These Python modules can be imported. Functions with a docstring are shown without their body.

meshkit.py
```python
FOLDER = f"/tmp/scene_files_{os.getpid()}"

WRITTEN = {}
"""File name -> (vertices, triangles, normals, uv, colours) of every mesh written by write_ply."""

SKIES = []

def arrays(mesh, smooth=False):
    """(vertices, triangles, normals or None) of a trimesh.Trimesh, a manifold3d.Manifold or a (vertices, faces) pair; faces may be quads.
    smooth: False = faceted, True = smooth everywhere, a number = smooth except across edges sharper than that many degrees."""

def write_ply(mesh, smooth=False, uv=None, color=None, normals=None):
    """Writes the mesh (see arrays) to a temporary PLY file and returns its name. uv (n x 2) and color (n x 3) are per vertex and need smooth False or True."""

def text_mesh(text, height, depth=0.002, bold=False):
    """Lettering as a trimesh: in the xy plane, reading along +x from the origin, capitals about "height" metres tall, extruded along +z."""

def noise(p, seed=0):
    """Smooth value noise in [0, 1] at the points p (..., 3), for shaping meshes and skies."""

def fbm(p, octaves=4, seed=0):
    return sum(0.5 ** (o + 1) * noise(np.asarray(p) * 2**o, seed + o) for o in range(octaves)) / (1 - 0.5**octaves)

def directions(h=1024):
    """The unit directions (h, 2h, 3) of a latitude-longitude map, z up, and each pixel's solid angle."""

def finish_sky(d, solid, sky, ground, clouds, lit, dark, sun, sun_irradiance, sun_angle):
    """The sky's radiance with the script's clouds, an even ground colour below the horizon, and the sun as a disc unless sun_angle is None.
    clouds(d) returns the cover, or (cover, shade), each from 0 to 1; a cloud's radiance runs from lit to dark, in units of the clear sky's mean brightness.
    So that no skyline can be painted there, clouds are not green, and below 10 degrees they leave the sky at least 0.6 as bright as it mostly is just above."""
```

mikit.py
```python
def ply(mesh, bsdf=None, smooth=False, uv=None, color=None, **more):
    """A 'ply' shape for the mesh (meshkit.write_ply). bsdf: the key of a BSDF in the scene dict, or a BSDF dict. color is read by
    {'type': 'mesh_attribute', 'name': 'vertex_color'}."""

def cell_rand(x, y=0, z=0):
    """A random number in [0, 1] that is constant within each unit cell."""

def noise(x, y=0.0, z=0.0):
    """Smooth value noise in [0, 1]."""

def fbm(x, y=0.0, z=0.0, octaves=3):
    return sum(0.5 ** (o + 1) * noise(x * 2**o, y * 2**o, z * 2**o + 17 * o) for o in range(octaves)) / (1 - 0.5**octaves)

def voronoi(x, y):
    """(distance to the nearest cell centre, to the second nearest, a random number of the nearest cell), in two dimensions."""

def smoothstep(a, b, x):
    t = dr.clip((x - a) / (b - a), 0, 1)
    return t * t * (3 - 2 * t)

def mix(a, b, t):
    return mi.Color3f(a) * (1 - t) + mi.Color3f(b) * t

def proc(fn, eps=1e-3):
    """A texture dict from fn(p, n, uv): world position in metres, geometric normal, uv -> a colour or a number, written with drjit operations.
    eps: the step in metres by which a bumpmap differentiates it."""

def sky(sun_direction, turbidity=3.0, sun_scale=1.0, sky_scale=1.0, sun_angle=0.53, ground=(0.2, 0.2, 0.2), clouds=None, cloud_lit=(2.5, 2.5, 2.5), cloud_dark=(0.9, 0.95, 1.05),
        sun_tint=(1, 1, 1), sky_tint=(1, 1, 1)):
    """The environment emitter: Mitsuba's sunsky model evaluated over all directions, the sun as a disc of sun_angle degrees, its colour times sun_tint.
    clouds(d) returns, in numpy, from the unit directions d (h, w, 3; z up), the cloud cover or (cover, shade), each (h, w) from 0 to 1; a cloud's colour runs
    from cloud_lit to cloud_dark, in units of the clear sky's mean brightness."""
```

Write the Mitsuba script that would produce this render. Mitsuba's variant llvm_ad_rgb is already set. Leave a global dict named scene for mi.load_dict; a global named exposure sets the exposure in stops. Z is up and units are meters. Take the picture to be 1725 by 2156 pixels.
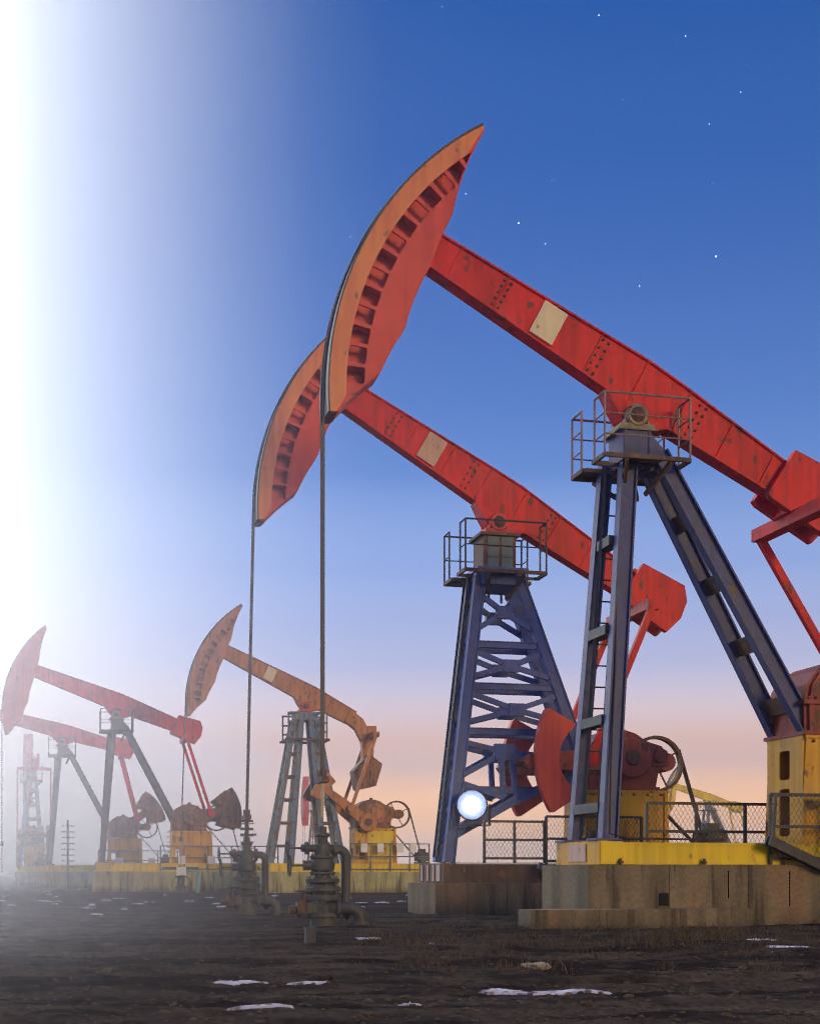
import math, random
import numpy as np, trimesh, mitsuba as mi, drjit as dr
import mikit, meshkit
from mikit import proc, noise, fbm, voronoi, cell_rand, smoothstep, mix
from shapely.geometry import Polygon, Point, box as sbox
from shapely import affinity
T = mi.ScalarTransform4f
scene, labels = {}, {}
rng = np.random.default_rng(11)

# ------------------------------------------------------------------ camera, sky, exposure
exposure = 1.3
CAM_Z, F = 0.86, 3000.0            # F: focal length in units of 1/1725 of the picture's width
scene['camera'] = {'type': 'perspective', 'fov': 2 * math.degrees(math.atan(862.5 / F)), 'fov_axis': 'x', 'near_clip': 0.1, 'far_clip': 9000.0,
                   'principal_point_offset_y': -0.3529, 'to_world': T().look_at(origin=[0, 0, CAM_Z], target=[0, 1, CAM_Z], up=[0, 0, 1]),
                   'medium': {'type': 'ref', 'id': 'haze_air'}}

BANDS = np.array([(-90, 0, 0), (0, .678, .938), (.3, .678, .938), (1.0, .745, .973), (2, .90, 1), (3, .948, 1), (3.6, .838, 1), (4.5, .60, 1), (5.3, .643, 1), (6.4, .515, .931), (8.3, .272, .839),
                  (10, .184, .762), (12, .098, .546), (15.6, .023, 0), (18, .015, 0), (22.4, .014, .594), (26.7, .006, .715), (31.5, 0, 0), (90, 0, 0)])
ADDED_GLOW = np.array([(-180, 0), (-115, 0), (-90, .12), (-62, .45), (-44, .72), (-30, .74), (-24, .64), (-20, .46), (-16, .25), (-14.6, .165), (-12.4, .10), (-10.6, .064), (-8.8, .042), (-6.9, .023), (-4, .007), (-1, 0), (180, 0)])  # added white glow by azimuth, brightest left of the frame to whiten the mist
def evening(d):
    el = np.degrees(np.arcsin(np.clip(d[..., 2], -1, 1)))
    az = np.degrees(np.arctan2(d[..., 0], d[..., 1]))
    wob = (meshkit.fbm(np.stack([az * .05, el * .5, el * 0], -1), 3, 4) - .5) * 1.1 * np.exp(-el / 9)
    ce, se = (np.interp(el + wob, BANDS[:, 0], BANDS[:, k]) for k in (1, 2))
    cl = np.interp(az, ADDED_GLOW[:, 0], ADDED_GLOW[:, 1])
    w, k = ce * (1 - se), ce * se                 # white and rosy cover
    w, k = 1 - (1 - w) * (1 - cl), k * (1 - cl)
    return np.minimum(w + k, 1), k / np.maximum(w + k, 1e-6)
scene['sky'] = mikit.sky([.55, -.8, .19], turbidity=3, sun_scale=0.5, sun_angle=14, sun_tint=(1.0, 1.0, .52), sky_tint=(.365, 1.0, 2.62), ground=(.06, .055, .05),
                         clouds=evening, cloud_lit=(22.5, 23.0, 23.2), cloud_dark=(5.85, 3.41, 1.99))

# ------------------------------------------------------------------ materials
def pr(color, rough=.6, metal=0.0, spec=.4, bump=None, **k):
    d = {'type': 'principled', 'base_color': color if isinstance(color, dict) else {'type': 'rgb', 'value': list(color)}, 'roughness': rough, 'metallic': metal, 'specular': spec, **k}
    if bump:
        d = {'type': 'bumpmap', 'arbitrary': proc(bump[0], bump[2] if len(bump) > 2 else 3e-3), 'scale': bump[1], 'bsdf': d}
    return d
def paint(base, dark, rust, amount=.5, sc=3.0, dust=.25):
    """Worn paint: tone patches, vertical run marks, rust spots, pale dust."""
    def f(p, n, uv):
        tone = fbm(p.x * sc * .7, p.y * sc * .7, p.z * sc * .35, 3)
        runs = noise(p.x * 14, p.y * 14, p.z * .8)
        spot = fbm(p.x * sc * 3 + 7, p.y * sc * 3, p.z * sc * 1.6, 4)
        c = mix(base, dark, smoothstep(.3, .75, tone * .6 + runs * .4))
        c = mix(c, rust, smoothstep(.72 - .22 * amount, .80 - .2 * amount, spot * .8 + runs * .2))
        return mix(c, [.30, .27, .22], dust * smoothstep(.5, .8, fbm(p.x * 1.3, p.y * 1.3 + 9, p.z * 1.3, 3)) * .6)
    return f
def B(key, d):
    scene[key] = d
    return key
DENT = lambda p, n, uv: fbm(p.x * 9, p.y * 9, p.z * 9, 3)
RUST = [.12, .05, .025]
B('blue_paint', pr(proc(paint([.030, .046, .20], [.026, .038, .13], [.10, .055, .04], .3, 3.0, .08)), .5, bump=(DENT, .006)))
B('lattice_blue', pr(proc(paint([.032, .080, .36], [.028, .06, .24], [.11, .05, .03], .25, 3.0, .06)), .5, bump=(DENT, .006)))
B('weathered_blue', pr(proc(paint([.13, .22, .36], [.16, .17, .15], [.18, .10, .055], .75)), .6))
B('grey_paint', pr(proc(paint([.12, .13, .17], [.10, .10, .12], RUST, .2)), .6))
B('red_paint', pr(proc(paint([.74, .012, .018], [.46, .009, .014], [.16, .03, .02], .36, 2.2, .08)), .5, spec=.25, bump=(DENT, .004)))
B('orange_red_paint', pr(proc(paint([.70, .075, .055], [.58, .045, .042], [.22, .06, .03], .2, 2.0, .06)), .5, spec=.3))
B('amber_paint', pr(proc(paint([.74, .21, .045], [.62, .13, .04], [.25, .08, .03], .2, 2.0, .1)), .42, spec=.5))
B('orange_paint', pr(proc(paint([.50, .17, .045], [.34, .11, .035], [.14, .06, .03], .45)), .5))
B('gearbox_red', pr(proc(paint([.34, .045, .035], [.20, .028, .022], [.10, .03, .018], .5)), .55, bump=(DENT, .008)))
B('gearbox_brown', pr(proc(paint([.30, .11, .03], [.14, .055, .025], [.07, .03, .02], .7)), .6, bump=(DENT, .008)))
B('yellow_paint', pr(proc(paint([.82, .57, .010], [.66, .45, .010], [.20, .10, .03], .3, 2.2)), .5, bump=(DENT, .006)))
B('ochre_paint', pr(proc(paint([.72, .37, .010], [.55, .26, .010], [.20, .075, .02], .45, 2.2)), .5, bump=(DENT, .006)))
B('dark_steel', pr(proc(paint([.035, .04, .055], [.025, .027, .035], [.10, .05, .03], .45)), .55))
B('rail_steel', pr(proc(paint([.34, .22, .22], [.22, .14, .15], [.26, .14, .06], .6, 6)), .5))
B('rusty_steel', pr(proc(paint([.13, .07, .045], [.07, .04, .03], [.20, .09, .04], .6)), .7))
B('wellhead_iron', pr(proc(paint([.085, .085, .08], [.05, .055, .05], [.10, .07, .05], .55, 6)), .6, bump=(DENT, .008)))
B('rope_steel', pr([.07, .06, .06], .5, .3))
B('brass_rod', pr([.55, .42, .18], .35, .7))
B('rubber', pr([.03, .022, .02], .7))
B('bearing_iron', pr(proc(paint([.30, .24, .15], [.20, .15, .09], [.10, .05, .03], .5, 8)), .5))
B('cream_plate', pr(proc(paint([.78, .66, .42], [.66, .55, .36], [.40, .28, .14], .15, 4)), .5))
B('pink_plate', pr(proc(paint([.66, .42, .30], [.55, .36, .27], [.30, .16, .09], .2, 4)), .6))
B('white_plate', pr([.78, .78, .74], .5))
B('lamp_white', {'type': 'twosided', 'bsdf': {'type': 'diffuse', 'reflectance': {'type': 'rgb', 'value': [.03, .034, .045]}}})
B('teal_panel', pr(proc(paint([.045, .13, .19], [.04, .09, .14], [.12, .08, .04], .45, 6)), .5))
B('teal_pipe', pr([.16, .38, .36], .5))
B('hole_and_joint_dark', pr([.012, .011, .01], .9))
def concrete(base, warm, green):
    def f(p, n, uv):
        h = p.x * .97 + p.y * .24
        runs = fbm(h * 5, p.y * 2, p.z * .35, 4)
        fine = fbm(p.x * 22, p.y * 22, p.z * 22, 3)
        c = mix(base, [x * .6 for x in base], smoothstep(.35, .7, runs))
        c = mix(c, warm, smoothstep(.55, .75, fbm(h * 2.2 + 30, p.y * 2, p.z * .25, 3)) * .7)
        c = mix(c, green, smoothstep(.55, .8, fbm(h * 1.1, p.y + 5, p.z * .9, 3)) * .6)
        c = mix(c, [.045, .036, .028], smoothstep(.58, .74, fbm(h * 9, 3.0, p.z * .5, 3)) * .6)
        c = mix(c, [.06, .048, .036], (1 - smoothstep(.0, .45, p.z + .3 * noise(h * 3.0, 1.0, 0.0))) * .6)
        return c * (.75 + .5 * fine)
    return f
CB = lambda p, n, uv: fbm(p.x * 12, p.y * 12, p.z * 5, 4)
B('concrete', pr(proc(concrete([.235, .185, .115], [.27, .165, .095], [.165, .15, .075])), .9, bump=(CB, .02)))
B('pale_concrete', pr(proc(concrete([.48, .45, .22], [.40, .36, .18], [.40, .40, .13])), .9))
def dirt(p, n, uv):
    big = fbm(p.x * .35, p.y * 1.4, 0.0, 4)
    mid = fbm(p.x * 2.2, p.y * 5.0, 3.0, 4)
    fine = fbm(p.x * 28, p.y * 28, 1.0, 3)
    c = mix([.016, .010, .008], [.058, .041, .029], smoothstep(.36, .64, big * .5 + mid * .5))
    c = mix(c, [.085, .06, .042], smoothstep(.62, .78, fbm(p.x * 1.1 + 4, p.y * 3.0, 8.0, 4)) * .6)
    return c * (.4 + 1.2 * fine)
B('dirt', pr(proc(dirt), .95, spec=.15, bump=(lambda p, n, uv: fbm(p.x * 9, p.y * 14, 0.0, 4) + .35 * fbm(p.x * 40, p.y * 40, 0.0, 2), .05, 6e-3)))
B('snow', pr(proc(lambda p, n, uv: mix(mix([.50, .47, .56], [.74, .72, .82], fbm(p.x * 9, p.y * 9, 0., 3)), [.16, .12, .10], smoothstep(.52, .72, fbm(p.x * 16, p.y * 22, 3., 4)))), .7))
B('dry_grass', {'type': 'twosided', 'bsdf': pr(proc(lambda p, n, uv: mix([.055, .036, .02], [.13, .085, .045], noise(p.x * 31, p.y * 31, p.z * 5))), .9)})
B('stone', pr(proc(lambda p, n, uv: mix([.26, .19, .12], [.42, .33, .22], fbm(p.x * 12, p.y * 12, p.z * 12, 4))), .9))
B('clod', pr(proc(lambda p, n, uv: mix([.04, .028, .02], [.15, .11, .075], fbm(p.x * 5, p.y * 5, p.z * 20, 3))), .95, spec=.15))
B('pale_wall', pr(proc(lambda p, n, uv: mix([.55, .50, .45], [.68, .64, .58], fbm(p.x * 2, p.y, p.z * .6, 4))), .9))

# ------------------------------------------------------------------ mesh helpers (all return (vertices, faces))
def cat(*ms):
    vs, fs, o = [], [], 0
    for m in ms:
        if m is None: continue
        v, f = (np.asarray(m.vertices), np.asarray(m.faces)) if hasattr(m, 'faces') else m
        vs.append(v); fs.append(np.asarray(f) + o); o += len(v)
    return np.vstack(vs), np.vstack(fs)
def hull(pts):
    h = trimesh.convex.convex_hull(np.asarray(pts, float))
    return np.array(h.vertices), np.array(h.faces)
_U = {}
def box(x0, x1, y0, y1, z0, z1, c=.012):
    c = min(c, abs(x1 - x0) * .3, abs(y1 - y0) * .3, abs(z1 - z0) * .3)
    if 'f' not in _U:
        s = np.array([(a, b, d) for a in (-1, 1) for b in (-1, 1) for d in (-1, 1)], float)
        P = np.vstack([s * 10 - np.eye(3)[k] * s for k in range(3)])
        h = trimesh.Trimesh(P, trimesh.convex.convex_hull(P).faces if False else __import__('scipy.spatial', fromlist=['ConvexHull']).ConvexHull(P).simplices, process=False)
        f = h.faces.copy()
        ctr = P[f].mean(1); nn = np.cross(P[f[:, 1]] - P[f[:, 0]], P[f[:, 2]] - P[f[:, 0]])
        fl = (ctr * nn).sum(1) < 0; f[fl] = f[fl][:, ::-1]
        _U['f'], _U['s'] = f, s
    s = _U['s']
    half = np.array([x1 - x0, y1 - y0, z1 - z0]) / 2; mid = np.array([x1 + x0, y1 + y0, z1 + z0]) / 2
    v = np.vstack([s * (half - c + c * np.eye(3)[k]) for k in range(3)])
    # vertices of _U are s*10 - e_k*s: shrunk along k, so flush along the other two
    v = np.vstack([s * (half - c * np.eye(3)[k] ) for k in range(3)])
    return v + mid, _U['f']
def frame(p, q, up=(0, 0, 1)):
    p, q = np.asarray(p, float), np.asarray(q, float)
    d = q - p; L = np.linalg.norm(d); d /= L
    u = np.asarray(up, float); s = np.cross(d, u)
    if np.linalg.norm(s) < 1e-6: s = np.cross(d, [1, 0, 0])
    s /= np.linalg.norm(s); u = np.cross(s, d)
    return p, d, s, u, L
def along(m, p, q, up=(0, 0, 1)):
    """mesh given in (side, up, 0..1*L along) is laid from p to q; m(L) builds it with x along."""
    p, d, s, u, L = frame(p, q, up)
    v, f = m(L)
    return p + v[:, :1] * d + v[:, 1:2] * s + v[:, 2:] * u, f[:, ::-1] if np.dot(np.cross(d, s), u) < 0 else f
def bar(p, q, w, h=None, up=(0, 0, 1), c=.006):
    h = w if h is None else h
    return along(lambda L: box(0, L, -w / 2, w / 2, -h / 2, h / 2, c), p, q, up)
def hbeam(p, q, w, h, up=(0, 0, 1), t=.025, web=.03):
    """H section: flanges at +-h/2 along up, width w sideways."""
    return along(lambda L: cat(box(0, L, -w / 2, w / 2, h / 2 - t, h / 2, .004), box(0, L, -w / 2, w / 2, -h / 2, -h / 2 + t, .004), box(0.001, L - .001, -web / 2, web / 2, -h / 2 + t, h / 2 - t, .002)), p, q, up)
def tube(pts, r, n=8, closed=False):
    pts = np.asarray(pts, float)
    if len(pts) == 2 and not closed: t = np.array([pts[1] - pts[0]] * 2)
    else: t = (np.roll(pts, -1, 0) - np.roll(pts, 1, 0)) if closed else np.gradient(pts, axis=0)
    t /= np.linalg.norm(t, axis=1, keepdims=True)
    ref = np.array([0, 0, 1.]) if np.abs(t[:, 2]).max() < .9 else (np.array([0, 1., 0]) if np.abs(t[:, 1]).max() < .9 else np.array([1., 0, 0]))
    a = np.cross(t, ref); a /= np.linalg.norm(a, axis=1, keepdims=True); b = np.cross(t, a)
    an = np.arange(n) * 2 * np.pi / n
    r = np.broadcast_to(np.asarray(r, float), (len(pts),))
    v = (pts[:, None] + r[:, None, None] * (np.cos(an)[None, :, None] * a[:, None] + np.sin(an)[None, :, None] * b[:, None])).reshape(-1, 3)
    f = []
    m = len(pts)
    for i in range(m if closed else m - 1):
        j = (i + 1) % m
        for k in range(n):
            l = (k + 1) % n
            f += [(i * n + k, j * n + l, i * n + l), (i * n + k, j * n + k, j * n + l)]
    if not closed:
        v = np.vstack([v, pts[0], pts[-1]]); c0, c1 = len(v) - 2, len(v) - 1
        for k in range(n):
            l = (k + 1) % n
            f += [(c0, k, l), (c1, (m - 1) * n + l, (m - 1) * n + k)]
    f = np.array(f)
    tri = v[f]; 
    vol = np.einsum('ij,ij->i', tri[:, 0], np.cross(tri[:, 1], tri[:, 2])).sum()
    return v, f[:, ::-1] if vol < 0 else f
def cyl(p, q, r, n=20, r2=None):
    p, q = np.asarray(p, float), np.asarray(q, float)
    return tube([p, q], [r, r if r2 is None else r2], n)
def stack(c, prof, n=20, axis=2, caps=True):
    """lathe: prof = [(radius, height), ...] about an axis through c."""
    c = np.asarray(c, float)
    an = np.arange(n) * 2 * np.pi / n
    v = np.array([[r * math.cos(a), r * math.sin(a), h] for r, h in prof for a in an])
    f = []
    for i in range(len(prof) - 1):
        for k in range(n):
            l = (k + 1) % n
            f += [(i * n + k, i * n + l, (i + 1) * n + l), (i * n + k, (i + 1) * n + l, (i + 1) * n + k)]
    v = np.vstack([v, [0, 0, prof[0][1]], [0, 0, prof[-1][1]]]); m = len(prof) - 1
    for k in range(n if caps else 0):
        l = (k + 1) % n
        f += [(len(v) - 2, l, k), (len(v) - 1, m * n + k, m * n + l)]
    if not caps: v = v[:-2]
    if axis == 1: v = v[:, [0, 2, 1]]; f = [t[::-1] for t in f]
    if axis == 0: v = v[:, [2, 0, 1]]
    return v + c, np.array(f)
def plate(poly, y0, y1):
    """polygon in (x, z) extruded from y0 to y1."""
    ms = []
    for g in getattr(poly, 'geoms', [poly]):
        m = trimesh.creation.extrude_polygon(g, y1 - y0, engine='earcut')
        v = np.array(m.vertices); v = np.stack([v[:, 0], y0 + v[:, 2], v[:, 1]], -1)
        ms.append((v, np.array(m.faces)[:, ::-1]))
    return cat(*ms)
def ring(c, r0, r1, y0, y1, n=48):
    return plate(Point(c[0], c[1]).buffer(r1, quad_segs=n // 4).difference(Point(c[0], c[1]).buffer(r0, quad_segs=n // 4)), y0, y1)

def numbered(k):
    used = lambda x: x in scene or x in labels or any(s.startswith(x + '__') for s in scene)
    if not used(k): return k
    i = 1
    while used(f'{k}_{i:03d}'): i += 1
    return f'{k}_{i:03d}'
def obj(name, mesh, mat, parent=None, smooth=False, M=None, kind=None, label=None):
    key = numbered((parent + '__' if parent else '') + name)
    v, f = (mesh.vertices, mesh.faces) if hasattr(mesh, 'faces') else mesh
    v = np.asarray(v, float)
    if M is not None: v = v @ M[0].T + M[1]
    scene[key] = mikit.ply((v, f), mat, smooth=smooth)
    if kind or label:
        labels[key] = {**({'kind': kind} if kind else {}), **({'label': label} if label else {})}
    return key
GROUPS = {'pumpjack': 'pumpjacks of the oil field', 'concrete foundation': 'concrete foundations under the pumpjacks', 'railing': 'railings round the pumpjack machinery', 'wellhead': 'wellheads in front of the pumpjacks', 'pole': 'thin poles with step arms'}
def thing(name, label, cat_, group=None):
    group = group or GROUPS.get(cat_)
    key = numbered(name)
    labels[key] = {'label': label, 'category': cat_, **({'group': group} if group else {})}
    return key
def tag(key, label, cat_, group=None):
    labels[key] = {**labels.get(key, {}), 'label': label, 'category': cat_, **({'group': group} if group else {})}
    return key
def local(th, ox, oy, oz=0.0):
    c, s = math.cos(math.radians(th)), math.sin(math.radians(th))
    return np.array([[c, -s, 0], [s, c, 0], [0, 0, 1.]]), np.array([ox, oy, oz], float)
def ground_at(px, py):
    """the ground point under a pixel of the 1725-wide photograph (used once, to read positions off)."""
    D = CAM_Z * F / (py - 1838.0)
    return (px - 862.5) / F * D, D

# ------------------------------------------------------------------ ground
def axis_steps(fine0, fine1, step, far, grow=1.06):
    a = list(np.arange(fine0, fine1, step)); d = step; x = a[-1]
    while x < far: d *= grow; x += d; a.append(x)
    d = step; x = a[0]; b = []
    while x > -far: d *= grow; x -= d; b.append(x)
    return np.array(b[::-1] + a)
gx, gy = axis_steps(-7, 6, .05, 660), axis_steps(6.5, 27, .05, 660)
X, Y = np.meshgrid(gx, gy, indexing='xy')
near = np.exp(-np.maximum(0, np.hypot(X, Y - 15) - 12) / 12)
Pn = np.stack([X, Y, X * 0], -1)
Z = ((meshkit.fbm(Pn * [.25, .9, 1], 4, 1) - .5) * .10 + (meshkit.fbm(Pn * [1.2, 3.2, 1], 4, 2) - .5) * .07 + (meshkit.fbm(Pn * [5, 8, 1], 3, 3) - .5) * .05) * near
for yc, sl in ((11.2, .10), (12.9, .10), (15.6, -.06), (17.4, -.06)):       # old wheel ruts
    off = Y - (yc + sl * X + .25 * np.sin(X * .35 + yc))
    Z += near * (-.055 * np.exp(-(off / .16) ** 2) + .03 * np.exp(-((np.abs(off) - .30) / .10) ** 2)) * (.45 + 1.1 * meshkit.noise(Pn * [.9, .9, 1], 8))
nx, ny = len(gx), len(gy)
idx = np.arange(nx * ny).reshape(ny, nx)
quads = np.stack([idx[:-1, :-1], idx[:-1, 1:], idx[1:, 1:], idx[1:, :-1]], -1).reshape(-1, 4)
obj('ground', (np.stack([X, Y, Z], -1).reshape(-1, 3), np.vstack([quads[:, [0, 1, 2]], quads[:, [0, 2, 3]]])), 'dirt', smooth=True, kind='structure')
def gz(x, y):
    i = np.clip(np.searchsorted(gx, x), 1, nx - 1); j = np.clip(np.searchsorted(gy, y), 1, ny - 1)
    return float(max(Z[j, i], Z[j - 1, i - 1], Z[j, i - 1], Z[j - 1, i]))
def gmean(x, y):
    i = int(np.clip(np.searchsorted(gx, x), 1, nx - 1)); j = int(np.clip(np.searchsorted(gy, y), 1, ny - 1))
    return float(Z[j - 1:j + 1, i - 1:i + 1].mean())

# ------------------------------------------------------------------ pumpjack building blocks
def railing_mesh(paths, r=.018):
    return cat(*[tube(p, r, 6) for p in paths])
def rig_platform(t, M, zf, w, d, hr, mids, rail_mat, gap=.3):
    """work platform round the post head: floor frame with brackets, two railed cages (near and far)."""
    fr = []
    for y in (-d, d): fr.append(bar((-w, y, zf), (w, y, zf), .05, .07))
    for x in (-w, w):
        for s in (-1, 1): fr.append(bar((x, s * .22, zf), (x, s * d, zf), .05, .07))
    for y in (-.22, .22): fr.append(bar((-w, y, zf), (w, y, zf), .05, .06))
    fl = obj('platform', cat(*fr), 'rusty_steel', t, M=M)
    for s in (-1, 1):
        obj('deck_plate', box(-w + .05, w - .05, min(s * d * .96, s * .24), max(s * d * .96, s * .24), zf + .03, zf + .05, .004) if s > 0 else box(-.32, .36, -d * .96, -.24, zf + .03, zf + .05, .004), 'rusty_steel', fl, M=M)
        for x in (-.3, .34): obj('bracket', bar((x * .6, s * .16, zf - .45), (x * 1.2, s * d, zf - .05), .05, .07), 'rusty_steel', fl, M=M)
        for x in (-w, w):
            for y in (s * gap, s * d):
                obj('rail_post', tube([(x, y, zf), (x, y, zf + hr)], .02, 6), rail_mat, fl, M=M)
        ps = []
        for k in range(mids + 1):
            z = zf + hr * (k + 1) / (mids + 1)
            rr = .02 if k == mids else .013
            ps.append(tube([(-w, s * gap, z), (-w, s * d, z)], rr, 6)); ps.append(tube([(w, s * gap, z), (w, s * d, z)], rr, 6)); ps.append(tube([(-w, s * d, z), (w, s * d, z)], rr, 6))
        obj('guard_rail', cat(*ps), rail_mat, fl, M=M)
def ladder(t, M, p, q, w=.34, step=.3, mat='dark_steel', side=(0, 1, 0)):
    p, q, sd = np.array(p, float), np.array(q, float), np.array(side, float)
    L = np.linalg.norm(q - p)
    rails = cat(*[bar(p + sd * s * w / 2, q + sd * s * w / 2, .035, .05) for s in (-1, 1)])
    ld = obj('ladder', rails, mat, t, M=M)
    for k in range(1, int(L / step)):
        c = p + (q - p) * k * step / L
        obj('rung', tube([c - sd * w / 2, c + sd * w / 2], .014, 6), mat, ld, M=M)
    return ld

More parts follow.
